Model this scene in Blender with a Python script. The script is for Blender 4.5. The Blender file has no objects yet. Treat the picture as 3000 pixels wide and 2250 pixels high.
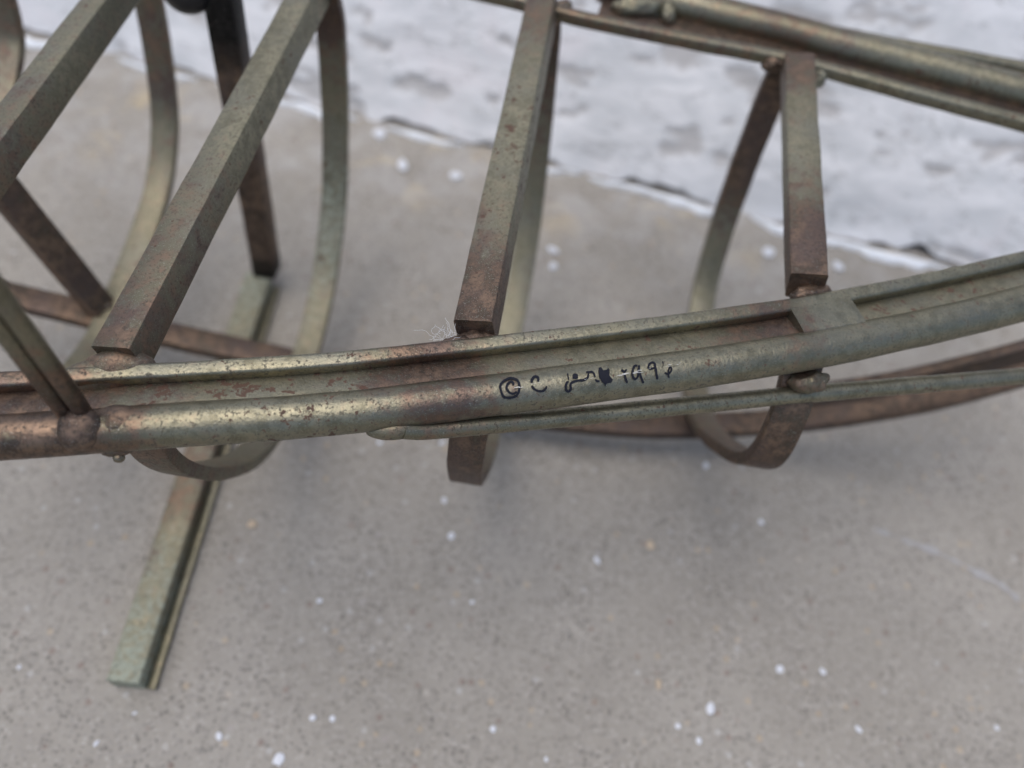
import bpy, bmesh, math, random
from mathutils import Vector, Matrix, noise
from math import radians, sin, cos, pi

S = bpy.context.scene
COL = S.collection
rnd = random.Random(7)

# ------------------------------------------------------------------ camera
PITCH, ROLL, YAW = radians(57.25), radians(10.75), radians(1.25)
CAM = Vector((0, 0, .375))
FPX = 2300.0                       # focal length in pixels of a 3000 px wide frame
fw = Vector((sin(YAW) * cos(PITCH), cos(YAW) * cos(PITCH), -sin(PITCH)))
r0 = Vector((cos(YAW), -sin(YAW), 0))
u0 = r0.cross(fw)
RT = r0 * cos(ROLL) + u0 * sin(ROLL)
UP = -r0 * sin(ROLL) + u0 * cos(ROLL)
cam = bpy.data.cameras.new('camera')
cam.sensor_width = 36
cam.lens = FPX / 3000 * 36
cam.clip_start = .01
cam.clip_end = 200
cam.dof.use_dof = True
cam.dof.focus_distance = .243
cam.dof.aperture_fstop = 5.0
camo = bpy.data.objects.new('camera', cam)
m = Matrix((RT, UP, -fw)).transposed().to_4x4()
m.translation = CAM
camo.matrix_world = m
COL.objects.link(camo)
S.camera = camo

# ------------------------------------------------------------------ light
SUN_EL, SUN_AZ = radians(76), radians(-105)      # azimuth from +Y towards +X
W = bpy.data.worlds.new('World')
S.world = W
W.use_nodes = True
wn = W.node_tree.nodes
wl = W.node_tree.links
sky = wn.new('ShaderNodeTexSky')
sky.sky_type = 'NISHITA'
sky.sun_disc = False
sky.sun_elevation = SUN_EL
sky.sun_rotation = SUN_AZ
sky.air_density = 1.0
sky.dust_density = 2.5
sky.ozone_density = 1.0
wn['Background'].inputs['Strength'].default_value = .115
wl.new(sky.outputs[0], wn['Background'].inputs['Color'])
sl = bpy.data.lights.new('sun', 'SUN')
sl.energy = 1.35
sl.angle = radians(60)
sl.color = (1, .96, .9)
so = bpy.data.objects.new('sun', sl)
so.rotation_euler = Vector((sin(SUN_AZ) * cos(SUN_EL), cos(SUN_AZ) * cos(SUN_EL), sin(SUN_EL))).to_track_quat('Z', 'Y').to_euler()
so.location = (-.5, 0, 1.5)
COL.objects.link(so)
S.view_settings.view_transform = 'Standard'
S.view_settings.look = 'None'
S.view_settings.gamma = 1
S.view_settings.use_curve_mapping = False
S.view_settings.exposure = 0.38
S.cycles.use_denoising = True
S.cycles.max_bounces = 6
S.cycles.diffuse_bounces = 3
S.cycles.glossy_bounces = 3
S.cycles.use_adaptive_sampling = True
S.cycles.adaptive_threshold = .02

# ------------------------------------------------------------------ helpers
def ray(px, py):
    return RT * ((px - 1500) / FPX) + UP * ((1125 - py) / FPX) + fw
def atz(px, py, z):
    d = ray(px, py)
    return CAM + d * ((z - CAM.z) / d.z)
def aty(px, py, y):
    d = ray(px, py)
    return CAM + d * ((y - CAM.y) / d.y)
def atx(px, py, x):
    d = ray(px, py)
    return CAM + d * ((x - CAM.x) / d.x)

def smooth(a, b, x):
    t = min(1, max(0, (x - a) / (b - a)))
    return t * t * (3 - 2 * t)

def link(name, me, mat, parent=None):
    o = bpy.data.objects.new(name, me)
    if mat:
        me.materials.append(mat)
    COL.objects.link(o)
    if parent:
        o.parent = parent
        o.matrix_parent_inverse = parent.matrix_world.inverted()
    return o

def tag(o, label, cat, group=None):
    o['label'] = label
    o['category'] = cat
    if group:
        o['group'] = group
    return o

def empty(name, loc):
    o = bpy.data.objects.new(name, None)
    o.location = loc
    o.empty_display_size = .02
    COL.objects.link(o)
    bpy.context.view_layer.update()
    return o

def resample(ctrl, step):
    """ctrl rows: (point, heat, rust, pale); Catmull-Rom, evenly walked"""
    n = len(ctrl)
    rows = [tuple(c[0]) + tuple(c[1:]) for c in ctrl]
    rows = [r + (0,) * (6 - len(r)) for r in rows]
    out = []
    for i in range(n - 1):
        p0 = rows[max(i - 1, 0)]
        p1, p2 = rows[i], rows[i + 1]
        p3 = rows[min(i + 2, n - 1)]
        L = (Vector(p2[:3]) - Vector(p1[:3])).length
        k = max(1, int(L / step))
        for j in range(k):
            t = j / k
            v = []
            for c in range(6):
                if c < 3:
                    a = .5 * (2 * p1[c] + (p2[c] - p0[c]) * t + (2 * p0[c] - 5 * p1[c] + 4 * p2[c] - p3[c]) * t * t
                              + (-p0[c] + 3 * p1[c] - 3 * p2[c] + p3[c]) * t ** 3)
                else:
                    s = t * t * (3 - 2 * t)
                    a = p1[c] * (1 - s) + p2[c] * s
                v.append(a)
            out.append(v)
    out.append(list(rows[-1]))
    return out

def rrect(w, h, r=.0012, seg=3):
    pts = []
    for cx, cy, a0 in ((w / 2 - r, h / 2 - r, 0), (-w / 2 + r, h / 2 - r, 90), (-w / 2 + r, -h / 2 + r, 180), (w / 2 - r, -h / 2 + r, 270)):
        for k in range(seg + 1):
            a = radians(a0 + 90 * k / seg)
            pts.append((cx + r * cos(a), cy + r * sin(a)))
    return pts
def circ(r, n=40):
    return [(r * sin(2 * pi * k / n + pi), r * cos(2 * pi * k / n + pi)) for k in range(n)]

def sweep(name, ctrl, prof, mat, parent, up=(0, 0, 1), side=None, step=.002, roll=0, wob=.00012, sharp=38):
    P = resample(ctrl, step)
    n, k = len(P), len(prof)
    verts, at = [], []
    ln = 0
    seed = rnd.uniform(0, 50)
    for i, v in enumerate(P):
        p = Vector(v[:3])
        T = (Vector(P[min(i + 1, n - 1)][:3]) - Vector(P[max(i - 1, 0)][:3])).normalized()
        if i:
            ln += (p - Vector(P[i - 1][:3])).length
        if side is not None:
            B = Vector(side)
            B = (B - T * B.dot(T)).normalized()
            N = B.cross(T)
        else:
            N = Vector(up)
            N = (N - T * N.dot(T)).normalized()
            B = T.cross(N)
        if roll:
            q = Matrix.Rotation(roll, 3, T)
            N, B = q @ N, q @ B
        for j, (a, b) in enumerate(prof):
            q = p + B * a + N * b
            d = noise.noise(q * 60 + Vector((seed, 0, 0))) * wob * 2 + noise.noise(q * 260 + Vector((0, seed, 0))) * wob * .6
            rr = math.hypot(a, b) or 1
            q += (B * (a / rr) + N * (b / rr)) * d
            verts.append(q)
            at.append((v[3], v[4], v[5], ln))
    faces = []
    for i in range(n - 1):
        for j in range(k):
            j2 = (j + 1) % k
            faces.append((i * k + j, i * k + j2, (i + 1) * k + j2, (i + 1) * k + j))
    faces.append(tuple(range(k))[::-1])
    faces.append(tuple((n - 1) * k + j for j in range(k)))
    me = bpy.data.meshes.new(name)
    me.from_pydata(verts, [], faces)
    for ai, an in enumerate(('tint', 'rust', 'pale', 'len')):
        A = me.attributes.new(an, 'FLOAT', 'POINT')
        A.data.foreach_set('value', [a[ai] for a in at])
    bm = bmesh.new()
    bm.from_mesh(me)
    bmesh.ops.recalc_face_normals(bm, faces=bm.faces)
    bm.to_mesh(me)
    bm.free()
    me.polygons.foreach_set('use_smooth', [True] * len(me.polygons))
    me.set_sharp_from_angle(angle=radians(sharp))
    return link(name, me, mat, parent)

def blob(name, c, rad, mat, parent, axes=None, heat=1, rust=0, pale=0, rough=.22, sub=4, freq=260):
    """lumpy weld bead; axes = three vectors to align the radii with"""
    bm = bmesh.new()
    bmesh.ops.create_icosphere(bm, subdivisions=sub, radius=1)
    A = [Vector(a).normalized() for a in (axes or ((1, 0, 0), (0, 1, 0), (0, 0, 1)))]
    c = Vector(c)
    off = Vector((rnd.uniform(0, 9), rnd.uniform(0, 9), 0))
    for v in bm.verts:
        q = A[0] * v.co.x * rad[0] + A[1] * v.co.y * rad[1] + A[2] * v.co.z * rad[2]
        f = 1 + rough * (noise.noise((c + q) * freq + off) + .6 * noise.noise((c + q) * freq * 2.3 + off))
        v.co = c + q * f
    me = bpy.data.meshes.new(name)
    bm.to_mesh(me)
    bm.free()
    for an, val in (('tint', heat), ('rust', rust), ('pale', pale), ('len', 0)):
        a = me.attributes.new(an, 'FLOAT', 'POINT')
        a.data.foreach_set('value', [val] * len(me.vertices))
    me.polygons.foreach_set('use_smooth', [True] * len(me.polygons))
    return link(name, me, mat, parent)

# ------------------------------------------------------------------ materials
class NT:
    def __init__(s, name):
        s.m = bpy.data.materials.new(name)
        s.m.use_nodes = True
        s.t = s.m.node_tree
        s.b = s.t.nodes['Principled BSDF']
    def n(s, ty, **kw):
        o = s.t.nodes.new('ShaderNode' + ty)
        for k, v in kw.items():
            setattr(o, k, v)
        return o
    def l(s, a, b):
        s.t.links.new(a, b)
    def set(s, sock, v):
        if hasattr(v, 'is_linked') or hasattr(v, 'links'):
            s.l(v, sock)
        else:
            sock.default_value = v
    def noise(s, vec, scale, detail=3, rough=.55, dist=0):
        o = s.n('TexNoise')
        o.inputs['Scale'].default_value = scale
        o.inputs['Detail'].default_value = detail
        o.inputs['Roughness'].default_value = rough
        o.inputs['Distortion'].default_value = dist
        if vec is not None:
            s.l(vec, o.inputs['Vector'])
        return o.outputs['Fac']
    def ramp(s, x, a, b, lo=0., hi=1.):
        o = s.n('MapRange', interpolation_type='SMOOTHSTEP')
        s.set(o.inputs[0], x)
        s.set(o.inputs[1], a)
        s.set(o.inputs[2], b)
        o.inputs[3].default_value = lo
        o.inputs[4].default_value = hi
        return o.outputs[0]
    def mth(s, op, a, b=0., c=None):
        o = s.n('Math', operation=op)
        s.set(o.inputs[0], a)
        s.set(o.inputs[1], b)
        if c is not None:
            s.set(o.inputs[2], c)
        return o.outputs[0]
    def mix(s, f, a, b):
        o = s.n('Mix', data_type='RGBA')
        s.set(o.inputs[0], f)
        for i, v in ((6, a), (7, b)):
            s.set(o.inputs[i], v if not isinstance(v, tuple) else (*v, 1))
        return o.outputs[2]
    def mixf(s, f, a, b):
        o = s.n('Mix', data_type='FLOAT')
        s.set(o.inputs[0], f)
        s.set(o.inputs[2], a)
        s.set(o.inputs[3], b)
        return o.outputs[0]
    def attr(s, name):
        o = s.n('Attribute', attribute_name=name)
        return o.outputs['Fac']
    def bump(s, h, dist, strength=1):
        o = s.n('Bump')
        o.inputs['Strength'].default_value = strength
        o.inputs['Distance'].default_value = dist
        s.l(h, o.inputs['Height'])
        s.l(o.outputs[0], s.b.inputs['Normal'])
        return o

def make_metal(name, r_lo, r_var, met, pits):
    t = NT(name)
    co = t.n('TexCoord').outputs['Object']
    heat, rust, pale = t.attr('tint'), t.attr('rust'), t.attr('pale')
    big = t.noise(co, 45, 3, .6)
    mid = t.noise(co, 210, 4, .68)
    fine = t.noise(co, 850, 3, .72)
    gr = t.noise(co, 2800, 1, .6)
    # olive lacquered metal
    olive = t.mix(t.ramp(mid, .3, .7), (.165, .152, .103), (.305, .283, .198))
    olive = t.mix(t.ramp(big, .42, .68, 0, .5), olive, (.240, .236, .188))
    # heat tint: brown, purple brown and copper
    brown = t.mix(t.ramp(mid, .35, .66), (.070, .050, .040), (.215, .148, .104))
    brown = t.mix(t.ramp(big, .45, .66, 0, .7), brown, (.120, .088, .078))
    hm = t.mth('ADD', heat, t.mth('MULTIPLY', t.mth('SUBTRACT', mid, .5), 2.0))
    hm = t.mth('ADD', hm, t.mth('MULTIPLY', t.mth('SUBTRACT', big, .5), .6))
    hm = t.ramp(hm, .12, .88)
    col = t.mix(hm, olive, brown)
    col = t.mix(t.ramp(heat, 1.3, 2.2), col, (.012, .011, .011))  # near black: leg ends, and the shade painted into the keel
    # pale corroded bloom
    pm = t.mth('ADD', pale, t.mth('MULTIPLY', t.mth('SUBTRACT', t.noise(co, 330, 3, .65), .5), 1.7))
    pm = t.mth('MULTIPLY', t.ramp(pm, .35, .85), t.ramp(pale, 0, .2))
    col = t.mix(t.mth('MULTIPLY', pm, .85), col, (.33, .36, .29))
    # dark pits
    pit = t.mth('MULTIPLY', t.ramp(fine, .54, .62), t.ramp(mid, .36, .54))
    col = t.mix(t.mth('MULTIPLY', pit, pits), col, (.028, .026, .019))
    # dust and bright scuffs
    dust = t.mth('MULTIPLY', t.ramp(gr, .60, .74), t.ramp(mid, .60, .40))
    col = t.mix(t.mth('MULTIPLY', dust, .5), col, (.50, .49, .43))
    # rust speckles
    rs = t.mth('ADD', t.mth('MULTIPLY', t.noise(co, 260, 2, .6), .6), t.mth('MULTIPLY', t.noise(co, 800, 3, .7), .4))
    thr = t.mth('SUBTRACT', .655, t.mth('MULTIPLY', rust, .075))
    rm = t.ramp(t.mth('SUBTRACT', rs, thr), 0, .025)
    col = t.mix(t.mth('MULTIPLY', rm, .88), col, t.mix(fine, (.03, .016, .011), (.125, .052, .030)))
    diel = t.mth('MAXIMUM', rm, t.mth('MULTIPLY', pm, .7))
    diel = t.mth('MAXIMUM', diel, t.mth('MULTIPLY', pit, .6))
    t.l(col, t.b.inputs['Base Color'])
    t.l(t.mixf(diel, met, .05), t.b.inputs['Metallic'])
    ro = t.mth('ADD', r_lo, t.mth('MULTIPLY', fine, r_var))
    t.l(t.mixf(diel, ro, .8), t.b.inputs['Roughness'])
    h = t.noise(co, 800, 3, .75)
    t.bump(h, .00020, .8)
    return t.m

def plain(name, col, rough=.5, metal=0., nscale=400, var=.25, bump=.0001):
    t = NT(name)
    co = t.n('TexCoord').outputs['Object']
    f = t.noise(co, nscale, 4, .6)
    lo = tuple(c * (1 - var) for c in col)
    hi = tuple(min(1, c * (1 + var)) for c in col)
    t.l(t.mix(f, lo, hi), t.b.inputs['Base Color'])
    t.b.inputs['Roughness'].default_value = rough
    t.b.inputs['Metallic'].default_value = metal
    t.bump(f, bump, .6)
    return t.m

def make_ground():
    t = NT('concrete')
    co = t.n('TexCoord').outputs['Object']
    big = t.noise(co, 9, 4, .6, .3)
    mid = t.noise(co, 60, 4, .6)
    v = t.n('TexVoronoi', feature='F1')
    v.inputs['Scale'].default_value = 520
    t.l(co, v.inputs['Vector'])
    cell = t.n('SeparateColor')
    t.l(v.outputs['Color'], cell.inputs[0])
    v2 = t.n('TexVoronoi', feature='F1')
    v2.inputs['Scale'].default_value = 210
    t.l(co, v2.inputs['Vector'])
    c2 = t.n('SeparateColor')
    t.l(v2.outputs['Color'], c2.inputs[0])
    col = t.mix(t.ramp(big, .3, .7), (.275, .252, .216), (.345, .319, .278))
    col = t.mix(t.ramp(mid, .35, .7, 0, .4), col, (.30, .275, .242))
    inner = t.ramp(v.outputs['Distance'], .25, .62, 1, 0)
    g = t.mix(cell.outputs[0], (.095, .087, .077), (.44, .41, .37))
    col = t.mix(t.mth('MULTIPLY', inner, t.ramp(t.noise(co, 28, 3, .6), .3, .7, .38, .85)), col, g)
    # coarser grains: some dark red, some tan, some white quartz
    in2 = t.ramp(v2.outputs['Distance'], .18, .42, 1, 0)
    sel = t.ramp(c2.outputs[0], .80, .82)
    gc = t.mix(t.ramp(c2.outputs[1], .48, .52), (.17, .09, .07), (.50, .37, .23))
    gc = t.mix(t.ramp(c2.outputs[2], .88, .92), gc, (.52, .51, .50))
    gc = t.mix(t.ramp(c2.outputs[2], .30, .26), gc, (.10, .10, .095))
    col = t.mix(t.mth('MULTIPLY', t.mth('MULTIPLY', in2, sel), .42), col, gc)
    # ochre stains close to the wall
    sx = t.n('SeparateXYZ')
    t.l(co, sx.inputs[0])
    st = t.mth('MULTIPLY', t.ramp(t.noise(co, 22, 3, .6, .5), .56, .66), t.ramp(sx.outputs[1], .34, .40))
    col = t.mix(t.mth('MULTIPLY', st, .55), col, (.50, .40, .25))
    st2 = t.mth('MULTIPLY', t.ramp(t.noise(co, 30, 3, .6, .5), .42, .64), t.ramp(sx.outputs[1], .26, .42))
    col = t.mix(t.mth('MULTIPLY', st2, .4), col, (.46, .45, .44))
    t.l(col, t.b.inputs['Base Color'])
    t.b.inputs['Roughness'].default_value = .85
    t.bump(t.noise(co, 380, 3, .7), .0006, .8)
    return t.m

def make_wall():
    t = NT('peeling_white_paint')
    co = t.n('TexCoord').outputs['Object']
    chip = t.attr('chip')
    mp = t.n('Mapping')
    mp.inputs['Scale'].default_value = (.7, 1, 2.4)
    t.l(co, mp.inputs['Vector'])
    mid = t.noise(mp.outputs[0], 26, 5, .65, .8)
    fine = t.noise(co, 240, 4, .6)
    white = t.mix(t.ramp(mid, .35, .65), (.64, .65, .66), (.80, .80, .81))
    white = t.mix(t.ramp(t.noise(co, 14, 3, .6, .6), .55, .7, 0, .4), white, (.74, .69, .70))
    under = t.mix(fine, (.42, .40, .39), (.56, .55, .54))
    vein = t.mth('ABSOLUTE', t.mth('SUBTRACT', t.noise(mp.outputs[0], 15, 4, .65, .3), .5))
    col = t.mix(t.mth('MULTIPLY', chip, .9), white, under)
    col = t.mix(t.ramp(vein, .0, .014, .4, 0), col, (.22, .22, .21))
    t.l(col, t.b.inputs['Base Color'])
    t.b.inputs['Roughness'].default_value = .7
    t.bump(t.noise(co, 90, 4, .65), .0012, .6)
    return t.m

METAL = make_metal('patina_tube_metal', .27, .30, .88, .65)
FLAT = make_metal('patina_flat_bar_metal', .36, .36, .82, .55)
BLACK = plain('black_enamel', (.012, .012, .014), .35, 0, 300, .3)
INK = plain('marker_ink', (.010, .011, .018), .7, 0, 900, .4, .00002)
INK.node_tree.nodes['Principled BSDF'].inputs['Specular IOR Level'].default_value = .2
BARE = plain('scratched_bare_metal', (.62, .62, .60), .42, .85, 2500, .25, .00006)
GROUND = make_ground()
WALL = make_wall()
DARK = plain('dark_joint_core', (.05, .052, .042), .95, 0, 200, .5, .001)
FLECK = plain('white_paint_fleck', (.66, .68, .72), .6, 0, 700, .1)
RUN = plain('old_paint_run', (.76, .79, .83), .7, 0, 160, .22, .0006)
TAN = plain('tan_stone_chip', (.50, .40, .29), .7, 0, 700, .15)
LINT = plain('lint_fibre', (.75, .77, .8), .8, 0, 700, .1)

# ------------------------------------------------------------------ setting: ground
def grid(name, nx, ny, fn, mat, parent=None):
    verts = [fn(i / nx, j / ny) for j in range(ny + 1) for i in range(nx + 1)]
    faces = [(j * (nx + 1) + i, j * (nx + 1) + i + 1, (j + 1) * (nx + 1) + i + 1, (j + 1) * (nx + 1) + i)
             for j in range(ny) for i in range(nx)]
    me = bpy.data.meshes.new(name)
    me.from_pydata(verts, [], faces)
    me.polygons.foreach_set('use_smooth', [True] * len(faces))
    return link(name, me, mat, parent)

def gz(x, y):
    e = 1 - smooth(.7, 1.2, math.hypot(x, y))
    return (noise.noise(Vector((x * 14, y * 14, 3))) * .0005 + noise.noise(Vector((x * 90, y * 90, 1))) * .00025 - .0006) * e

def spread(t, a):       # dense in the middle, coarse far out
    t = 2 * t - 1
    return a * (.09 * t + .91 * t ** 7)
ground = grid('ground', 240, 240, lambda u, v: (spread(u, 8), .2 + spread(v, 8), gz(spread(u, 8), .2 + spread(v, 8))), GROUND)
ground['kind'] = 'structure'

# ------------------------------------------------------------------ setting: peeling wall
WA = math.atan2(.393 - .462, .265 + .381)
WX, WY = 0.0, .4265
wdir = Vector((cos(WA), sin(WA), 0))
wnrm = Vector((sin(WA), -cos(WA), 0))       # towards the camera
wall_root = empty('painted_wall', (WX, WY, 0))
tag(wall_root, 'low white wall face with peeling paint rising behind the metal frame', 'wall')
WL, WH = 2.2, .62
def wall_pt(u, v):
    s = (u - .5)
    s = WL * (.55 * s + .45 * 4 * s ** 3)
    # lower edge lifts irregularly from the concrete
    lift = max(-.001, .0012 + .009 * noise.noise(Vector((s * 17, 2, 0))) + .0035 * noise.noise(Vector((s * 70, 5, 0))))
    z = lift + (WH - lift) * (.55 * v + .45 * v * v)
    q = Vector((s * .8, z * 2.3, 0))
    f = noise.noise(q * 22 + Vector((3, 1, 0))) + .55 * noise.noise(q * 47) + .35 * noise.noise(q * 110)
    f += .35 * noise.noise(Vector((s * 9, z * 40, 7)))
    chip = smooth(.34, .44, f)
    g = noise.noise(Vector((s * 30, z * 55, 4)))
    relief = .0010 * noise.noise(Vector((s * 12, z * 22, 9))) + .0005 * g + .0003 * noise.noise(Vector((s * 120, z * 160, 2)))
    ridge = .0006 * (1 - abs(noise.noise(Vector((s * 18 + 4, z * 36, 11)))) * 3) if abs(noise.noise(Vector((s * 18 + 4, z * 36, 11)))) < .33 else 0
    d = relief + ridge - .0016 * chip
    d -= .006 * smooth(.02, 0, z) * max(0, noise.noise(Vector((s * 40, 1, 5))))
    p = Vector((WX, WY, 0)) + wdir * s + wnrm * (d - .62 * z)     # face tilted back to catch more overhead light
    p.z = z
    return p, chip
NXW, NYW = 520, 170
chips = []
def wfn(u, v):
    p, c = wall_pt(u, v)
    chips.append(c)
    return p
face = grid('paint_face', NXW, NYW, wfn, WALL, None)
a = face.data.attributes.new('chip', 'FLOAT', 'POINT')
a.data.foreach_set('value', chips)
face.parent = wall_root
face.matrix_parent_inverse = wall_root.matrix_world.inverted()
# masonry core behind the paint face, coloured dark so the open joint shows dark
def box(name, c, ax, ay, az, mat, parent, r=0):
    bm = bmesh.new()
    bmesh.ops.create_cube(bm, size=1)
    for v in bm.verts:
        v.co = Vector(c) + Vector(ax) * v.co.x + Vector(ay) * v.co.y + Vector(az) * v.co.z
    if r:
        bmesh.ops.bevel(bm, geom=bm.edges[:], offset=r, segments=2, affect='EDGES')
    bmesh.ops.recalc_face_normals(bm, faces=bm.faces)
    me = bpy.data.meshes.new(name)
    bm.to_mesh(me)
    bm.free()
    return link(name, me, mat, parent)
box('wall_core', Vector((WX, WY, WH / 2)) - wnrm * (.10 + .31 * WH), wdir * (WL - .02), wnrm * .15, Vector((0, 0, WH - .004)) - wnrm * .62 * (WH - .004), DARK, wall_root)

# thick paint run out on the concrete along the joint
def skirt(name, s0, s1, seed, w0, w1, lab):
    n = max(6, int((s1 - s0) / .003))
    verts, faces = [], []
    for i in range(n + 1):
        t = i / n
        s = s0 + (s1 - s0) * t
        e = min(1, 6 * min(t, 1 - t) + .03)
        back = .004 + .004 * noise.noise(Vector((s * 50, seed, 0)))
        front = back + e * (w0 * .4 + (w1 - w0) * .6 * (.5 + .7 * noise.noise(Vector((s * 34, seed, 3)))) + .003 * noise.noise(Vector((s * 160, seed, 9))))
        for f, hgt in ((0, -.001), (.08, .0016), (.5, .0024), (.92, .0014), (1, -.001)):
            d = back + (front - back) * f
            p = Vector((WX, WY, 0)) + wdir * s + wnrm * d
            p.z = hgt * (.6 + .4 * e) + .0007 * noise.noise(Vector((s * 120, d * 300, seed))) * (1 if 0 < f < 1 else 0)
            verts.append(p)
    for i in range(n):
        for j in range(4):
            faces.append((i * 5 + j, (i + 1) * 5 + j, (i + 1) * 5 + j + 1, i * 5 + j + 1))
    me = bpy.data.meshes.new(name)
    me.from_pydata(verts, [], faces)
    me.polygons.foreach_set('use_smooth', [True] * len(faces))
    o = link(name, me, RUN, wall_root)
    return o
for k, (s0, s1, w0, w1) in enumerate(((-.40, -.33, .006, .016), (-.31, -.25, .004, .010), (-.235, -.13, .006, .018), (-.11, -.055, .004, .012),
                                      (-.03, .03, .003, .008), (.035, .135, .006, .016), (.15, .29, .008, .020), (.30, .42, .006, .016))):
    skirt('paint_run', s0, s1, 3.1 * k, w0, w1, '')

# ------------------------------------------------------------------ the welded metal frame
ZR = .169
root = empty('metal_sculpture', (.0, .21, 0))
tag(root, 'welded brown and olive metal boat shaped frame sculpture standing on the concrete', 'sculpture')

def path(pts):
    """rows (px, py, z, heat, rust, pale) -> control rows"""
    return [(atz(p[0], p[1], p[2]),) + tuple(p[3:]) for p in pts]

# near rail: outer tube, flat web, inner bar
tube_px = [(-330, 1305, ZR, 1, .1), (0, 1282, ZR, 1, .15), (220, 1267, ZR, 1, .2), (380, 1255, ZR, .72, .3), (540, 1245, ZR, .2, .6), (800, 1227, ZR, 0, .95), (1000, 1210, ZR, .08, 1),
           (1120, 1197, ZR, .34, .5), (1260, 1180, ZR, .68, .25), (1370, 1167, ZR, .62, .25), (1500, 1151, ZR, .26, .3), (1750, 1119, ZR, .05, .35), (2000, 1085, ZR, .02, .45),
           (2200, 1055, ZR, .15, .45), (2340, 1033, ZR, .4, .35), (2460, 1011, ZR, .08, .3), (2750, 950, ZR, 0, .4), (3000, 889, ZR, 0, .4), (3300, 812, ZR, .1, .4)]
tube_c = path(tube_px)
R_T = .0065
tube = sweep('rail_tube', tube_c, circ(R_T, 48), METAL, root, step=.0018)

def offset_rail(ctrl, back, dz, attrs):
    out = []
    n = len(ctrl)
    for i, c in enumerate(ctrl):
        T = (ctrl[min(i + 1, n - 1)][0] - ctrl[max(i - 1, 0)][0]).normalized()
        N = Vector((-T.y, T.x, 0)).normalized()
        if N.y < 0:
            N = -N
        out.append((c[0] + N * back + Vector((0, 0, dz)),) + tuple(attrs[i]))
    return out
web_at = [(1, .3), (1, .4), (.9, .7), (.5, 1.5), (.3, 1.6), (.05, 1.25), (.1, 1.45), (.7, .9), (1, .3), (.9, .3), (.35, .8), (.1, .9), (.12, .8),
          (.75, .4), (1, .3), (.2, 1.5), (.02, 1.3), (0, 1.1), (0, 1)]
sweep('rail_web', offset_rail(tube_c, .0098, .0004, web_at), rrect(.0136, .003, .0004, 2), FLAT, root, step=.0018, roll=radians(-14))
bar_at = [(.7, .2), (.8, .2), (.6, .3), (.2, .4), (.1, .5), (0, .6), (.05, .5), (.5, .5), (.95, .3), (.6, .3), (.15, .4), (.05, .5), (.05, .5),
          (.5, .4), (.7, .3), (.1, .5), (0, .6), (0, .7), (0, .7)]
near_bar_c = offset_rail(tube_c, .0166, .0020, bar_at)
sweep('rail_bar', near_bar_c, rrect(.0052, .0070, .0013, 4), METAL, root, step=.0018, roll=radians(6))

# thin rod under the near tube
rod_c = path([(1180, 1257, .1655, .35, .3), (1225, 1260, .164, .45, .2), (1300, 1256, .1625, .45, .2), (1400, 1247, .161, .4, .3), (1700, 1219, .157, .05, .5), (2000, 1189, .155, 0, .5),
              (2300, 1160, .153, 0, .7), (2500, 1143, .152, 0, .6), (3000, 1101, .150, 0, .3), (3300, 1076, .149, 0, .3)])
sweep('outer_rod', rod_c, circ(.0031, 28), METAL, root, step=.0018)

# far rail
def fz(px, py, z=ZR):
    return atz(px, py, z)
far_bar_c = [(Vector((-.30, .318, ZR)), .6, .2), (Vector((-.11, .338, ZR)), .6, .2), (fz(1450, -10), .3, .2), (fz(1700, 55), .6, .3), (fz(2000, 117), .5, .4),
             (fz(2330, 183), .25, .5), (fz(2700, 283), 0, .9), (fz(3000, 363), 0, 1.1), (fz(3300, 446), 0, .9)]
sweep('rail_bar', far_bar_c, rrect(.0056, .0064, .0018, 4), METAL, root)
far_tube_c = [(fz(1760, -46), .9, .2), (fz(2000, 16), .2, .2), (fz(2150, 54), .5, .2), (fz(2300, 92), .65, .3), (fz(2450, 133), .4, .4), (fz(2600, 170), .05, .6),
              (fz(2800, 222), 0, 1.1), (fz(3000, 273), .1, 1.2), (fz(3300, 348), .2, .9)]
sweep('rail_tube', far_tube_c, circ(.0076, 40), METAL, root)
far_gap_shade_c = [(a[0].lerp(b, .5) - Vector((0, 0, .003)), .9, .3) for a, b in ((far_tube_c[0], fz(1760, 68)), (far_tube_c[1], fz(2000, 117)), (far_tube_c[3], fz(2300, 177)), (far_tube_c[6], fz(2800, 309)), (far_tube_c[7], fz(3000, 363)), (far_tube_c[8], fz(3300, 446)))]
sweep('rail_web', far_gap_shade_c, rrect(.018, .003, .0004, 2), METAL, root)  # added strip, tinted dark for the shade in the rail gap
sweep('outer_rod', path([(2440, 96, .166, .3, .3), (2700, 146, .166, 0, .3), (3000, 200, .166, 0, .3), (3300, 253, .166, 0, .3)]), circ(.0032, 24), METAL, root)

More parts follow.
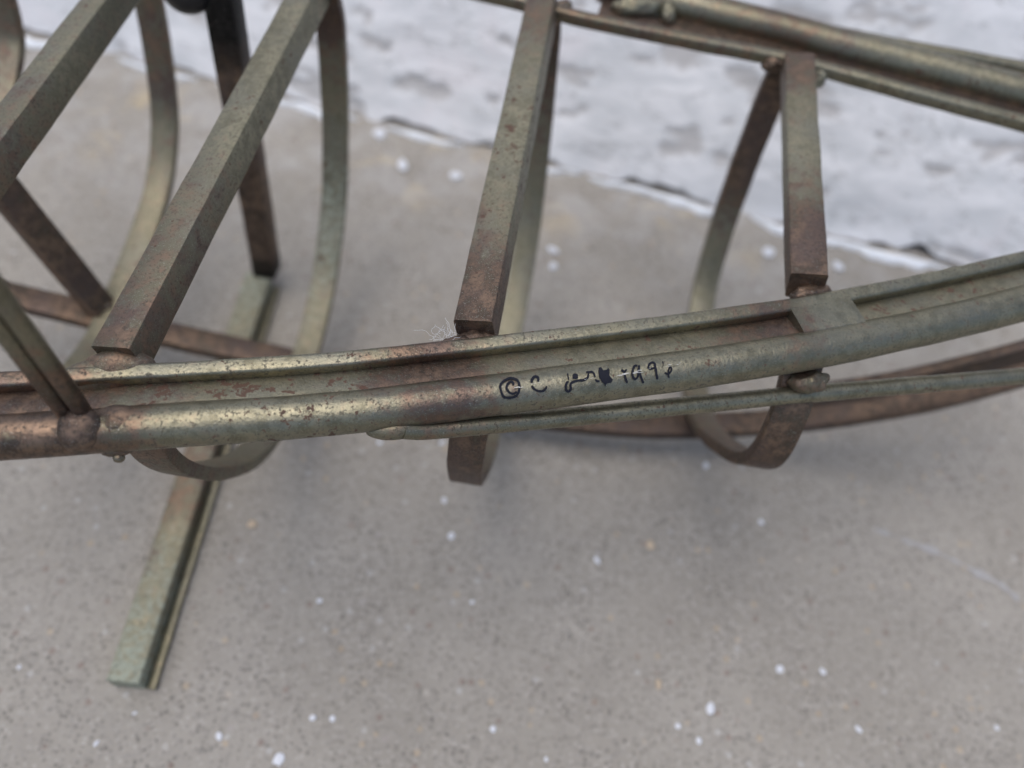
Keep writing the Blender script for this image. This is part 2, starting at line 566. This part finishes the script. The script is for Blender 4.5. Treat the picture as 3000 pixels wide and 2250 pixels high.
# crossbars lying across the rails
def crossbar(near, far, stops, w=.0125, h=.0125, roll=-12, z=ZR + .003):
    a, b = atz(*near, z), atz(*far, z)
    c = [(a.lerp(b, t), hh, rr, pp) for t, hh, rr, pp in stops]
    return sweep('crossbar', c, rrect(w, h, .0009, 2), FLAT, root, roll=radians(roll), sharp=30)
crossbar((1393, 975), (1592, 4), [(0, 1.0, .1, 0), (.10, .85, .3, 0), (.24, .35, .9, .05), (.45, .0, 1.25, .12), (.62, .05, .9, .05), (.76, .3, .3, 0), (.87, .6, .1, 0), (1, .65, .1, 0)])
crossbar((2362, 838), (2335, 192), [(0, .95, .1, 0), (.2, .8, .2, 0), (.38, .35, .4, 0), (.55, .02, .6, 0), (.72, .3, .3, 0), (.88, .75, .1, 0), (1, .85, .1, 0)])
crossbar((352, 1052), (965, -120), [(0, .75, .3, 0), (.14, .55, .4, .05), (.3, .38, .2, .05), (.45, .05, .6, .08), (.62, 0, .6, .08), (.78, .05, .3, .05), (.9, .3, .1, 0), (1, .5, .1, 0)], w=.0125, h=.0118)
crossbar((-110, 590), (395, -95), [(0, .55, .1, 0), (.3, .45, .1, 0), (.5, .2, .2, 0), (.75, .25, .1, .05), (1, .35, .1, 0)], w=.0120, h=.0125)

# rib hoops: flat strip bent round below the rails
def hoop(x, pts, stops, w=.0130, th=.0052):
    n = len(pts)
    c = []
    for i, (y, z, *dx) in enumerate(pts):
        t = i / (n - 1)
        k = 0
        while k < len(stops) - 2 and stops[k + 1][0] < t:
            k += 1
        s0, s1 = stops[k], stops[k + 1]
        f = (t - s0[0]) / (s1[0] - s0[0])
        c.append((Vector((x + (dx[0] / 1000 if dx else 0), y / 1000, z)),) + tuple(s0[q] * (1 - f) + s1[q] * f for q in (1, 2, 3)))
    return sweep('rib_hoop', c, rrect(w, th, .0006, 2), FLAT, root, side=(1, 0, 0))
hoop(-.105, [(103, .166), (101, .145), (107, .120), (121, .090), (143, .058), (172, .036), (215, .0235), (256, .032), (279, .048), (297, .069), (310, .101), (317, .132), (319, .155), (314, .172)],
     [(0, .9, .1, 0), (.2, .5, .1, 0), (.4, .1, .1, 0), (.50, .3, .5, .3), (.60, .2, 1.0, .6), (.70, .1, .9, .55), (.80, .1, .3, .1), (.92, .9, 0, 0), (1, 1, 0, 0)])
hoop(-.0085, [(134, .163, 0), (129, .140, 0), (130, .112, 0), (142, .078, 1), (170, .044, 4), (212, .0250, 6), (262, .035, 8), (300, .065, 8), (322, .110, 5), (331, .150, 2), (332, .167, 0)],
     [(0, .9, .1, 0), (.25, .95, .1, 0), (.45, .3, .1, 0), (.6, .1, .1, .1), (.75, .2, .1, 0), (.88, .9, .1, 0), (1, 1, 0, 0)])
hoop(.102, [(170, .161), (155, .143), (151, .118), (171, .086), (205, .049), (242, .0295), (289, .042), (311, .071), (324, .112), (330, .150), (328, .167)],
     [(0, .9, .1, 0), (.3, .95, .1, 0), (.5, .3, .1, 0), (.62, .05, .1, 0), (.7, .3, .1, 0), (.78, .95, .1, 0), (1, 1.1, 0, 0)])
hoop(-.196, [(85, .160), (95, .12), (130, .072), (182, .049), (214, .048), (276, .060), (305, .08), (319, .105), (330, .145), (331, .167)],
     [(0, .5, .1, 0), (.4, .25, .1, 0), (.65, .3, .1, 0), (.78, .6, .1, 0), (1, .75, 0, 0)])
hoop(-.2585, [(80, .168), (98, .13), (140, .105), (190, .092), (230, .093), (272, .104), (301, .120), (309, .132), (314, .15), (316, .168)], [(0, .5, 0, 0), (.5, .2, .1, 0), (.8, .7, .1, 0), (1, .8, 0, 0)])

# keel strip below the hoops, shade put into its tint towards the bow
keel_c = path([(-250, 812, .062, .9, .1), (100, 884, .050, .95, .1), (330, 940, .0415, .95, .1), (532, 990, .030, .9, .1), (870, 1062, .0185, .9, .1), (1250, 1150, .0185, 1.3, .1),
               (1650, 1228, .0195, 1.65, .1), (2000, 1248, .022, 1.65, .1), (2350, 1228, .030, 1.6, .1), (2700, 1172, .050, 1.5, .1), (3000, 1092, .072, 1.5, .1), (3300, 985, .10, 1.5, .1)])
sweep('keel_strip', keel_c, rrect(.0132, .0062, .0009, 2), FLAT, root)

sweep('keel_bar', path([(2330, 1165, .062, 1.5, .1), (2560, 1133, .070, 1.6, .1), (2800, 1082, .082, 1.7, .1), (3000, 1028, .094, 1.7, .1), (3300, 925, .115, 1, .1)]), rrect(.0055, .0160, .0009, 2), FLAT, root)  # darkened by tint, standing in for shade under the rail

# stand: foot bar on the ground and upright leg
fa, fb = atz(371, 2006, .0062), atz(762, 822, .0062)
foot_c = [(fa.lerp(fb, t), h, r, p) for t, h, r, p in ((0, .05, .1, .75), (.12, .15, .1, .55), (.26, .2, .2, .4), (.38, .6, .2, .05), (.6, .5, .1, .05), (.8, .1, .1, .4), (1, .05, 0, .7))]
foot = sweep('foot_bar', foot_c, rrect(.0140, .0124, .0007, 2), FLAT, root, sharp=30)
fside = (fb - fa).normalized().cross(Vector((0, 0, 1))).normalized()
sweep('foot_flange', [(c[0] + fside * .0090 - Vector((0, 0, .0048)), .15, .1, .2) for c in foot_c], rrect(.0042, .0026, .0006, 2), METAL, foot, sharp=30)
la = atz(783, 792, .0122)
lb = aty(640, -80, .303)
leg_dir = (lb - la)
leg = sweep('leg', [(la.lerp(lb, t), h, 0, 0) for t, h in ((0, 2.2), (.06, 1.9), (.16, 1.1), (.66, 1.1), (.80, 1.9), (.9, 2.4), (1.06, 2.4))], rrect(.0128, .0128, .0009, 2), FLAT, root, up=(0, 1, 0), sharp=30)
bc = aty(548, -42, .300)
blob('ball_finial', bc, (.0112, .0112, .0112), BLACK, root, rough=.0)
mid_b = (bc + la.lerp(lb, 1.0)) / 2
sweep('ball_stem', [(bc, 1), (la.lerp(lb, 1.0), 1)], circ(.004, 16), BLACK, root, up=(0, 0, 1))

# brace from the keel up to the left
b0 = atz(292, 898, .049)
b1 = aty(-60, 470, .222)
sweep('brace', [(b0.lerp(b1, t), h, .1, 0) for t, h in ((0, 1), (.3, .95), (1, .85))], rrect(.0125, .0105, .001, 2), FLAT, root, up=(.5, -.5, .6), roll=radians(20), sharp=30)

# twin rods standing on the near tube
pb = atz(232, 1226, ZR + .003)
post = empty('twin_post', pb)
post.parent = root
post.matrix_parent_inverse = root.matrix_world.inverted()
bpy.context.view_layer.update()
for dx, dy in ((-.0024, -.0004), (.0024, .0004)):
    q = pb + Vector((dx, dy, 0))
    sweep('post_rod', [(q, 1, .1, 0), (q + Vector((0, 0, .02)), .85, .1, 0), (q + Vector((0, 0, .045)), .3, .1, 0), (q + Vector((0, 0, .11)), .15, .1, 0)], circ(.0025, 24), METAL, post, up=(0, 1, 0))

# welds
view = -fw
def axes_at(t):
    t = Vector(t).normalized()
    b = view.cross(t).normalized()
    return (t, b, t.cross(b))
tdir = (tube_c[6][0] - tube_c[4][0]).normalized()
def weld(px, py, z, rad, heat=1, rust=.1, pale=0, rough=.22, t=None, freq=260):
    blob('weld_bead', atz(px, py, z), rad, FLAT, root, axes_at(t or tdir), heat, rust, pale, rough, 4, freq)
weld(236, 1256, ZR + .0046, (.0062, .0060, .0036), 1.1, 0, 0, .10, freq=160)
weld(345, 1240, ZR + .0028, (.0085, .0050, .0042), .95, .1, 0, .10, freq=170)
weld(350, 1078, ZR + .0020, (.0100, .0058, .0050), .75, .2, 0, .10, freq=140)
weld(292, 1104, ZR + .0010, (.0110, .0050, .0042), .6, .2, .1, .09, freq=140)
weld(1345, 1008, ZR + .0012, (.0060, .0028, .0040), .95, .1, .05, .2)
weld(1398, 1000, ZR + .0004, (.0072, .0040, .0046), 1.1, .1, 0, .15)
weld(2376, 866, ZR + .0004, (.0072, .0046, .0048), 1.0, .1, .1, .22)
pl = [(tube_c[14][0].lerp(tube_c[15][0], t) if t <= 1 else tube_c[15][0].lerp(tube_c[16][0], t - 1)) for t in (.12, .35, .7, 1, 1.15, 1.24)]
pl_at = [(.55, .1, 0), (.45, .1, 0), (.12, .15, 0), (.05, .1, 0), (.05, .2, 0), (.05, .3, 0)]
plate = sweep('weld_plate', offset_rail([(p,) for p in pl], .0100, .0030, pl_at), rrect(.0132, .0046, .0018, 4), METAL, root, step=.0012, wob=.0005)
weld(1150, 1256, .1648, (.0080, .0034, .0042), .35, .2, .0, .06, freq=150)
weld(2370, 1118, .1585, (.0068, .0040, .0050), .6, .2, .15, .25)
weld(1875, 24, ZR + .000, (.0135, .0050, .0056), .3, .1, .3, .16)
weld(1955, 44, ZR + .000, (.0036, .0056, .0056), .3, .1, .3, .15)
weld(2400, 228, ZR - .002, (.0034, .0040, .0034), .2, .2, .3, .25)
weld(2262, 188, ZR - .002, (.0050, .0034, .0040), .9, .1, .0, .25)
weld(1650, 22, ZR - .002, (.0045, .0034, .0040), .7, .1, .0, .25)
weld(1525, 2, ZR - .002, (.0050, .0034, .0040), .7, .1, .0, .25)
weld(282, 898, .050, (.0072, .0042, .0040), .9, .1, 0, .25)
weld(345, 1322, ZR - .0045, (.0042, .0016, .0020), .8, .1, 0, .2)
nub = atz(349, 1340, ZR - .0055)
blob('weld_nub', nub, (.0017, .0017, .0016), METAL, root, None, .5, 0, 0, .12, 3, 500)

# ------------------------------------------------------------------ signature in marker on the near tube
tube_axis = [Vector(v[:3]) for v in resample(tube_c, .0008)]
def on_tube(px, py, lift):
    d = ray(px, py).normalized()
    best = None
    # closest approach to the axis polyline near this pixel, then quadratic step back to the surface
    for a0, a1 in zip(tube_axis[::4], tube_axis[4::4]):
        T = (a1 - a0).normalized()
        w0 = CAM - a0
        dd = d - T * d.dot(T)
        ww = w0 - T * w0.dot(T)
        A, B_, C_ = dd.dot(dd), 2 * dd.dot(ww), ww.dot(ww) - (R_T + lift) ** 2
        D = B_ * B_ - 4 * A * C_
        if D < 0:
            continue
        t = (-B_ - math.sqrt(D)) / (2 * A)
        p = CAM + d * t
        s = (p - a0).dot(T)
        if -.0002 <= s <= (a1 - a0).length + .0002:
            return p
    return None

def zp(x, y):
    return 1400 + x * 650 / 2212, 1000 + y * 650 / 2212
ink_verts, ink_faces = [], []
def stroke(pts, w=27, lift=.00022, store=None, taper=.75):
    V, Fc = store if store else (ink_verts, ink_faces)
    # smooth and densify in the plane of the writing
    q = []
    n = len(pts)
    for i in range(n - 1):
        p0, p1, p2, p3 = pts[max(i - 1, 0)], pts[i], pts[i + 1], pts[min(i + 2, n - 1)]
        k = max(2, int(math.hypot(p2[0] - p1[0], p2[1] - p1[1]) / 7))
        for j in range(k):
            t = j / k
            q.append(tuple(.5 * (2 * p1[c] + (p2[c] - p0[c]) * t + (2 * p0[c] - 5 * p1[c] + 4 * p2[c] - p3[c]) * t * t + (-p0[c] + 3 * p1[c] - 3 * p2[c] + p3[c]) * t ** 3) for c in (0, 1)))
    q.append(pts[-1])
    m_ = len(q)
    base = len(V)
    rows = []
    for i, (x, y) in enumerate(q):
        a, b = q[min(i + 1, m_ - 1)], q[max(i - 1, 0)]
        tx, ty = a[0] - b[0], a[1] - b[1]
        L = math.hypot(tx, ty) or 1
        nx, ny = -ty / L, tx / L
        e = min(1, min(i, m_ - 1 - i) / 2.0)
        ww = w * (.95 if store is None else 1) * (taper * (1 - e) * .8 + e) * (1 + .22 * noise.noise(Vector((x * .03, y * .03, base * .7))))
        row = []
        for f in (-.5, 0, .5):
            p = on_tube(*zp(x + nx * ww * f, y + ny * ww * f), lift)
            if p is None:
                return
            row.append(p)
        rows.append(row)
    for r in rows:
        V.extend(r)
    for i in range(len(rows) - 1):
        for j in range(2):
            a = base + i * 3 + j
            Fc.append((a, a + 1, a + 4, a + 3))
def filled(poly, lift=.00024):
    c = (sum(p[0] for p in poly) / len(poly), sum(p[1] for p in poly) / len(poly))
    base = len(ink_verts)
    n = len(poly)
    rings = [.001, .35, .7, 1]
    for f in rings:
        for p in poly:
            ink_verts.append(on_tube(*zp(c[0] + (p[0] - c[0]) * f, c[1] + (p[1] - c[1]) * f), lift))
    for r in range(3):
        for i in range(n):
            j = (i + 1) % n
            ink_faces.append((base + r * n + i, base + r * n + j, base + (r + 1) * n + j, base + (r + 1) * n + i))
stroke([(222, 480), (228, 430), (268, 388), (330, 366), (392, 388), (414, 440), (408, 500), (380, 545), (325, 562), (262, 556), (238, 515), (222, 462)], 26)
stroke([(352, 438), (350, 408), (322, 402), (294, 432), (288, 472), (314, 508), (352, 522), (390, 500)], 25, .00026)
stroke([(600, 400), (600, 362), (570, 350), (544, 372), (534, 412)], 27)
stroke([(540, 440), (552, 466), (588, 490), (632, 498), (668, 482), (688, 446)], 25)
stroke([(893, 318), (899, 350), (905, 384)], 17)
stroke([(905, 398), (886, 414), (876, 450), (882, 488), (904, 502), (926, 476), (924, 430), (950, 405), (1000, 390), (1055, 386), (1092, 362)], 26, .00026)
filled([(945, 372), (942, 340), (955, 320), (978, 318), (996, 332), (1000, 368), (975, 376)])
stroke([(1078, 306), (1110, 306), (1138, 304), (1160, 326), (1168, 358)], 20, .00028)
stroke([(1094, 372), (1100, 340), (1104, 318)], 20, .00022)
stroke([(1170, 380), (1190, 396), (1214, 396)], 24, .00020)
filled([(1202, 300), (1204, 262), (1230, 256), (1250, 288), (1286, 282), (1300, 262), (1314, 285), (1312, 340), (1345, 380), (1330, 412), (1286, 420), (1268, 452), (1262, 425), (1238, 410), (1222, 380), (1205, 350)])
stroke([(1432, 280), (1448, 296), (1466, 300), (1482, 278)], 24)
stroke([(1458, 306), (1468, 350), (1478, 385), (1490, 416)], 23, .00026)
stroke([(1592, 240), (1562, 246), (1546, 284), (1542, 340), (1566, 376), (1594, 352), (1604, 300), (1602, 256)], 24)
stroke([(1606, 236), (1612, 300), (1630, 365), (1652, 418)], 23, .00028)
stroke([(1768, 224), (1742, 208), (1712, 224), (1700, 262), (1730, 272), (1758, 262)], 22)
stroke([(1762, 216), (1772, 270), (1782, 330), (1790, 380)], 24, .00028)
stroke([(1842, 196), (1850, 245)], 10)
stroke([(1864, 308), (1888, 326), (1916, 312), (1932, 274), (1918, 256), (1902, 284), (1900, 330), (1906, 366)], 18, .00026)
me = bpy.data.meshes.new('signature')
me.from_pydata(ink_verts, [], ink_faces)
sig = link('signature', me, INK, tube)
sig['label'] = 'handwritten black marker signature and date on the tube'
sv, sf = [], []
streak = [(-60, 505), (120, 484), (330, 458), (520, 427), (760, 402), (1000, 380), (1300, 350), (1450, 330), (1640, 296), (1850, 250), (2050, 222), (2300, 190)]
for a0, b0_, w_ in ():
    stroke(streak[a0:b0_], w_, .00034 + .00003 * a0, (sv, sf), .2)
for k in range(26):
    i = rnd.randrange(2, 10)
    x = streak[i][0] + rnd.uniform(0, 150)
    y = streak[i][1] - (x - streak[i][0]) * .15 + rnd.gauss(0, 9)
    L = rnd.uniform(20, 80)
    stroke([(x, y), (x + L / 2, y - L * .07), (x + L, y - L * .15)], rnd.uniform(1.5, 4), .00050 + .00001 * k, (sv, sf), .2)
me = bpy.data.meshes.new('scratch')
me.from_pydata(sv, [], sf)
scr = link('scratch', me, BARE, tube)
scr['label'] = 'bright silver scratch worn along the tube through the writing'

# ------------------------------------------------------------------ lint caught on the crossbar weld
lint_p = atz(1312, 990, ZR + .002)
lc = bpy.data.curves.new('lint', 'CURVE')
lc.dimensions = '3D'
lc.bevel_depth = .000035
lc.bevel_resolution = 1
for k in range(22):
    sp = lc.splines.new('POLY')
    p = lint_p + Vector((rnd.gauss(0, .0016), rnd.gauss(0, .0012), rnd.gauss(0, .0010)))
    d = Vector((rnd.gauss(-.35, .8), rnd.gauss(.5, .8), rnd.gauss(.4, .6))).normalized()
    n_ = rnd.randrange(8, 18)
    sp.points.add(n_ - 1)
    for i in range(n_):
        sp.points[i].co = (*p, 1)
        d = (d + Vector((rnd.gauss(0, .4), rnd.gauss(0, .4), rnd.gauss(0, .4)))).normalized()
        p = p + d * .0006
tmp = bpy.data.objects.new('lint_curve', lc)
COL.objects.link(tmp)
bpy.context.view_layer.update()
me = bpy.data.meshes.new_from_object(tmp.evaluated_get(bpy.context.evaluated_depsgraph_get()))
bpy.data.objects.remove(tmp)
lo = link('lint_tuft', me, LINT)
tag(lo, 'tiny white tuft of lint caught at the near end of the middle crossbar', 'lint')

# ------------------------------------------------------------------ flecks lying on the concrete
def chip_mesh(seed, flat):
    r = random.Random(seed)
    bm = bmesh.new()
    bmesh.ops.create_icosphere(bm, subdivisions=2, radius=1)
    o = Vector((r.uniform(0, 9), r.uniform(0, 9), 0))
    sx = r.uniform(.75, 1.25)
    for v in bm.verts:
        f = 1 + .35 * noise.noise(v.co * 1.3 + o)
        v.co = Vector((v.co.x * f * sx, v.co.y * f / sx, v.co.z * f * flat + flat * .6))
    me = bpy.data.meshes.new('fleck')
    bm.to_mesh(me)
    bm.free()
    return me
WM = [chip_mesh(k, .35) for k in range(5)]
TM = [chip_mesh(20 + k, .5) for k in range(3)]
for q in WM:
    q.materials.append(FLECK)
for q in TM:
    q.materials.append(TAN)
def fleck(px, py, rpx, mesh, name, label, cat, group=None, stretch=1, ang=None):
    p = atz(px, py, 0)
    depth = (p - CAM).dot(fw)
    r = rpx * depth / FPX
    o = bpy.data.objects.new(name, mesh)
    o.location = (p.x, p.y, gz(p.x, p.y))
    o.scale = (r * stretch, r, r)
    o.rotation_euler = (0, 0, rnd.uniform(0, 6.28) if ang is None else ang)
    COL.objects.link(o)
    tag(o, label, cat, group)
k_ = 1.3562
white_px = [(975, 1157, 10, 'white fleck on the concrete below the middle hoop, brightest one there'), (960, 1080, 8, 'faint white fleck on the concrete just under the middle hoop'),
            (1290, 1210, 9, 'white fleck on the concrete left of the centre tan stone chip'), (1645, 1127, 8, 'faint white fleck on the concrete below the right hand hoop'),
            (675, 1550, 9, 'left fleck of the close white pair near the bottom left'), (718, 1552, 8, 'right fleck of the close white pair near the bottom left'),
            (473, 1590, 10, 'round white fleck below the foot bar, left of the long fleck'), (207, 1605, 7, 'small white fleck at the bottom left corner of the concrete'),
            (1065, 1575, 9, 'lone white fleck at the bottom centre of the concrete'), (1020, 1300, 6, 'tiny white fleck in the open concrete below the middle hoop'),
            (820, 955, 7, 'tiny white fleck close under the tube between left and middle hoops'), (1525, 1005, 9, 'white fleck right below the rounded bottom of the right hoop'),
            (955, 955, 8, 'white fleck half hidden beside the middle hoop under the tube'), (1465, 1568, 8, 'white fleck just left below the largest round fleck'),
            (1510, 1600, 9, 'white fleck at the bottom edge straight below the largest round fleck'), (1685, 1445, 11, 'left and larger fleck of the white pair low on the right'),
            (1778, 1450, 9, 'right and smaller fleck of the white pair low on the right'), (1855, 1575, 9, 'white fleck near the bottom edge right of the largest round fleck'),
            (2155, 1572, 7, 'white fleck near the bottom right corner of the concrete'), (40, 1440, 6, 'tiny white fleck at the left edge beside the foot bar end'),
            (690, 1297, 7, 'small white fleck right of the foot bar in open concrete'), (1180, 1640, 6, 'tiny white fleck cut by the bottom edge right of the long fleck'),
            (290, 1540, 5, 'tiny white fleck just under the end of the foot bar')]
for i, (x, y, r, lab) in enumerate(white_px):
    fleck(x * k_, y * k_, r * 1.05, WM[i % 5], 'paint_fleck', lab, 'fleck', 'white flecks scattered on the concrete')
fleck(1535 * k_, 1530 * k_, 15, WM[1], 'paint_fleck', 'largest round white paint fleck low on the concrete right of centre', 'fleck', 'white flecks scattered on the concrete')
fleck(602 * k_, 1640 * k_, 13, WM[2], 'paint_fleck', 'long white paint fleck at the bottom edge of the concrete', 'fleck', 'white flecks scattered on the concrete', 1.7, radians(-55))
for i, (x, y, r, lab) in enumerate([(870, 358, 17, 'left of two pale paint chips between the left hoop and middle crossbar'), (985, 380, 16, 'right of two pale paint chips between the left hoop and middle crossbar'),
                                   (1195, 575, 12, 'lower of two stacked pale chips right of the middle crossbar'), (1660, 545, 17, 'pale paint chip just left of the right crossbar near the wall'),
                                   (1810, 575, 15, 'pale paint chip just right of the right crossbar near the wall'), (1195, 540, 13, 'upper of two stacked pale chips right of the middle crossbar'),
                                   (820, 290, 18, 'pale paint chip touching the wall joint right of the left hoop'), (540, 350, 10, 'small pale chip between the leg and the left crossbar')]):
    fleck(x * k_, y * k_, r * 1.1, WM[(i + 2) % 5], 'paint_chip', lab, 'paint chip', 'paint chips fallen near the wall')
fleck(1405 * k_, 1178 * k_, 13, TM[0], 'stone_chip', 'tan stone chip in the concrete below the signed tube', 'stone')
fleck(545 * k_, 1133 * k_, 13, TM[1], 'stone_chip', 'tan stone chip in the concrete just right of the foot bar', 'stone')
fleck(1930, 2005, 12, TM[2], 'stone_chip', 'faint tan stone chip near the biggest white fleck', 'stone')

# faint pale scuff on the concrete, a thin worn smear
sv, sf = [], []
sc_px = [(2560, 1548), (2640, 1578), (2720, 1606), (2800, 1642), (2870, 1680), (2935, 1712), (2990, 1760)]
n = 0
for i in range(len(sc_px) - 1):
    for j in range(10):
        t = j / 10
        x = sc_px[i][0] * (1 - t) + sc_px[i + 1][0] * t
        y = sc_px[i][1] * (1 - t) + sc_px[i + 1][1] * t
        w = 12 * max(.06, .5 + 1.1 * noise.noise(Vector((x * .02, 3, 0))) + .5 * noise.noise(Vector((x * .09, 8, 0))))
        for f in (-1, 1):
            p = atz(x - .45 * w * f, y + .9 * w * f, 0)
            sv.append((p.x, p.y, gz(p.x, p.y) + .00035))
        if n:
            sf.append((n * 2 - 2, n * 2 - 1, n * 2 + 1, n * 2))
        n += 1
me = bpy.data.meshes.new('scuff_mark')
me.from_pydata(sv, [], sf)
sm = link('scuff_mark', me, plain('pale_scuff', (.36, .35, .345), .8, 0, 500, .25), ground)
sm['label'] = 'faint pale diagonal scuff on the concrete'
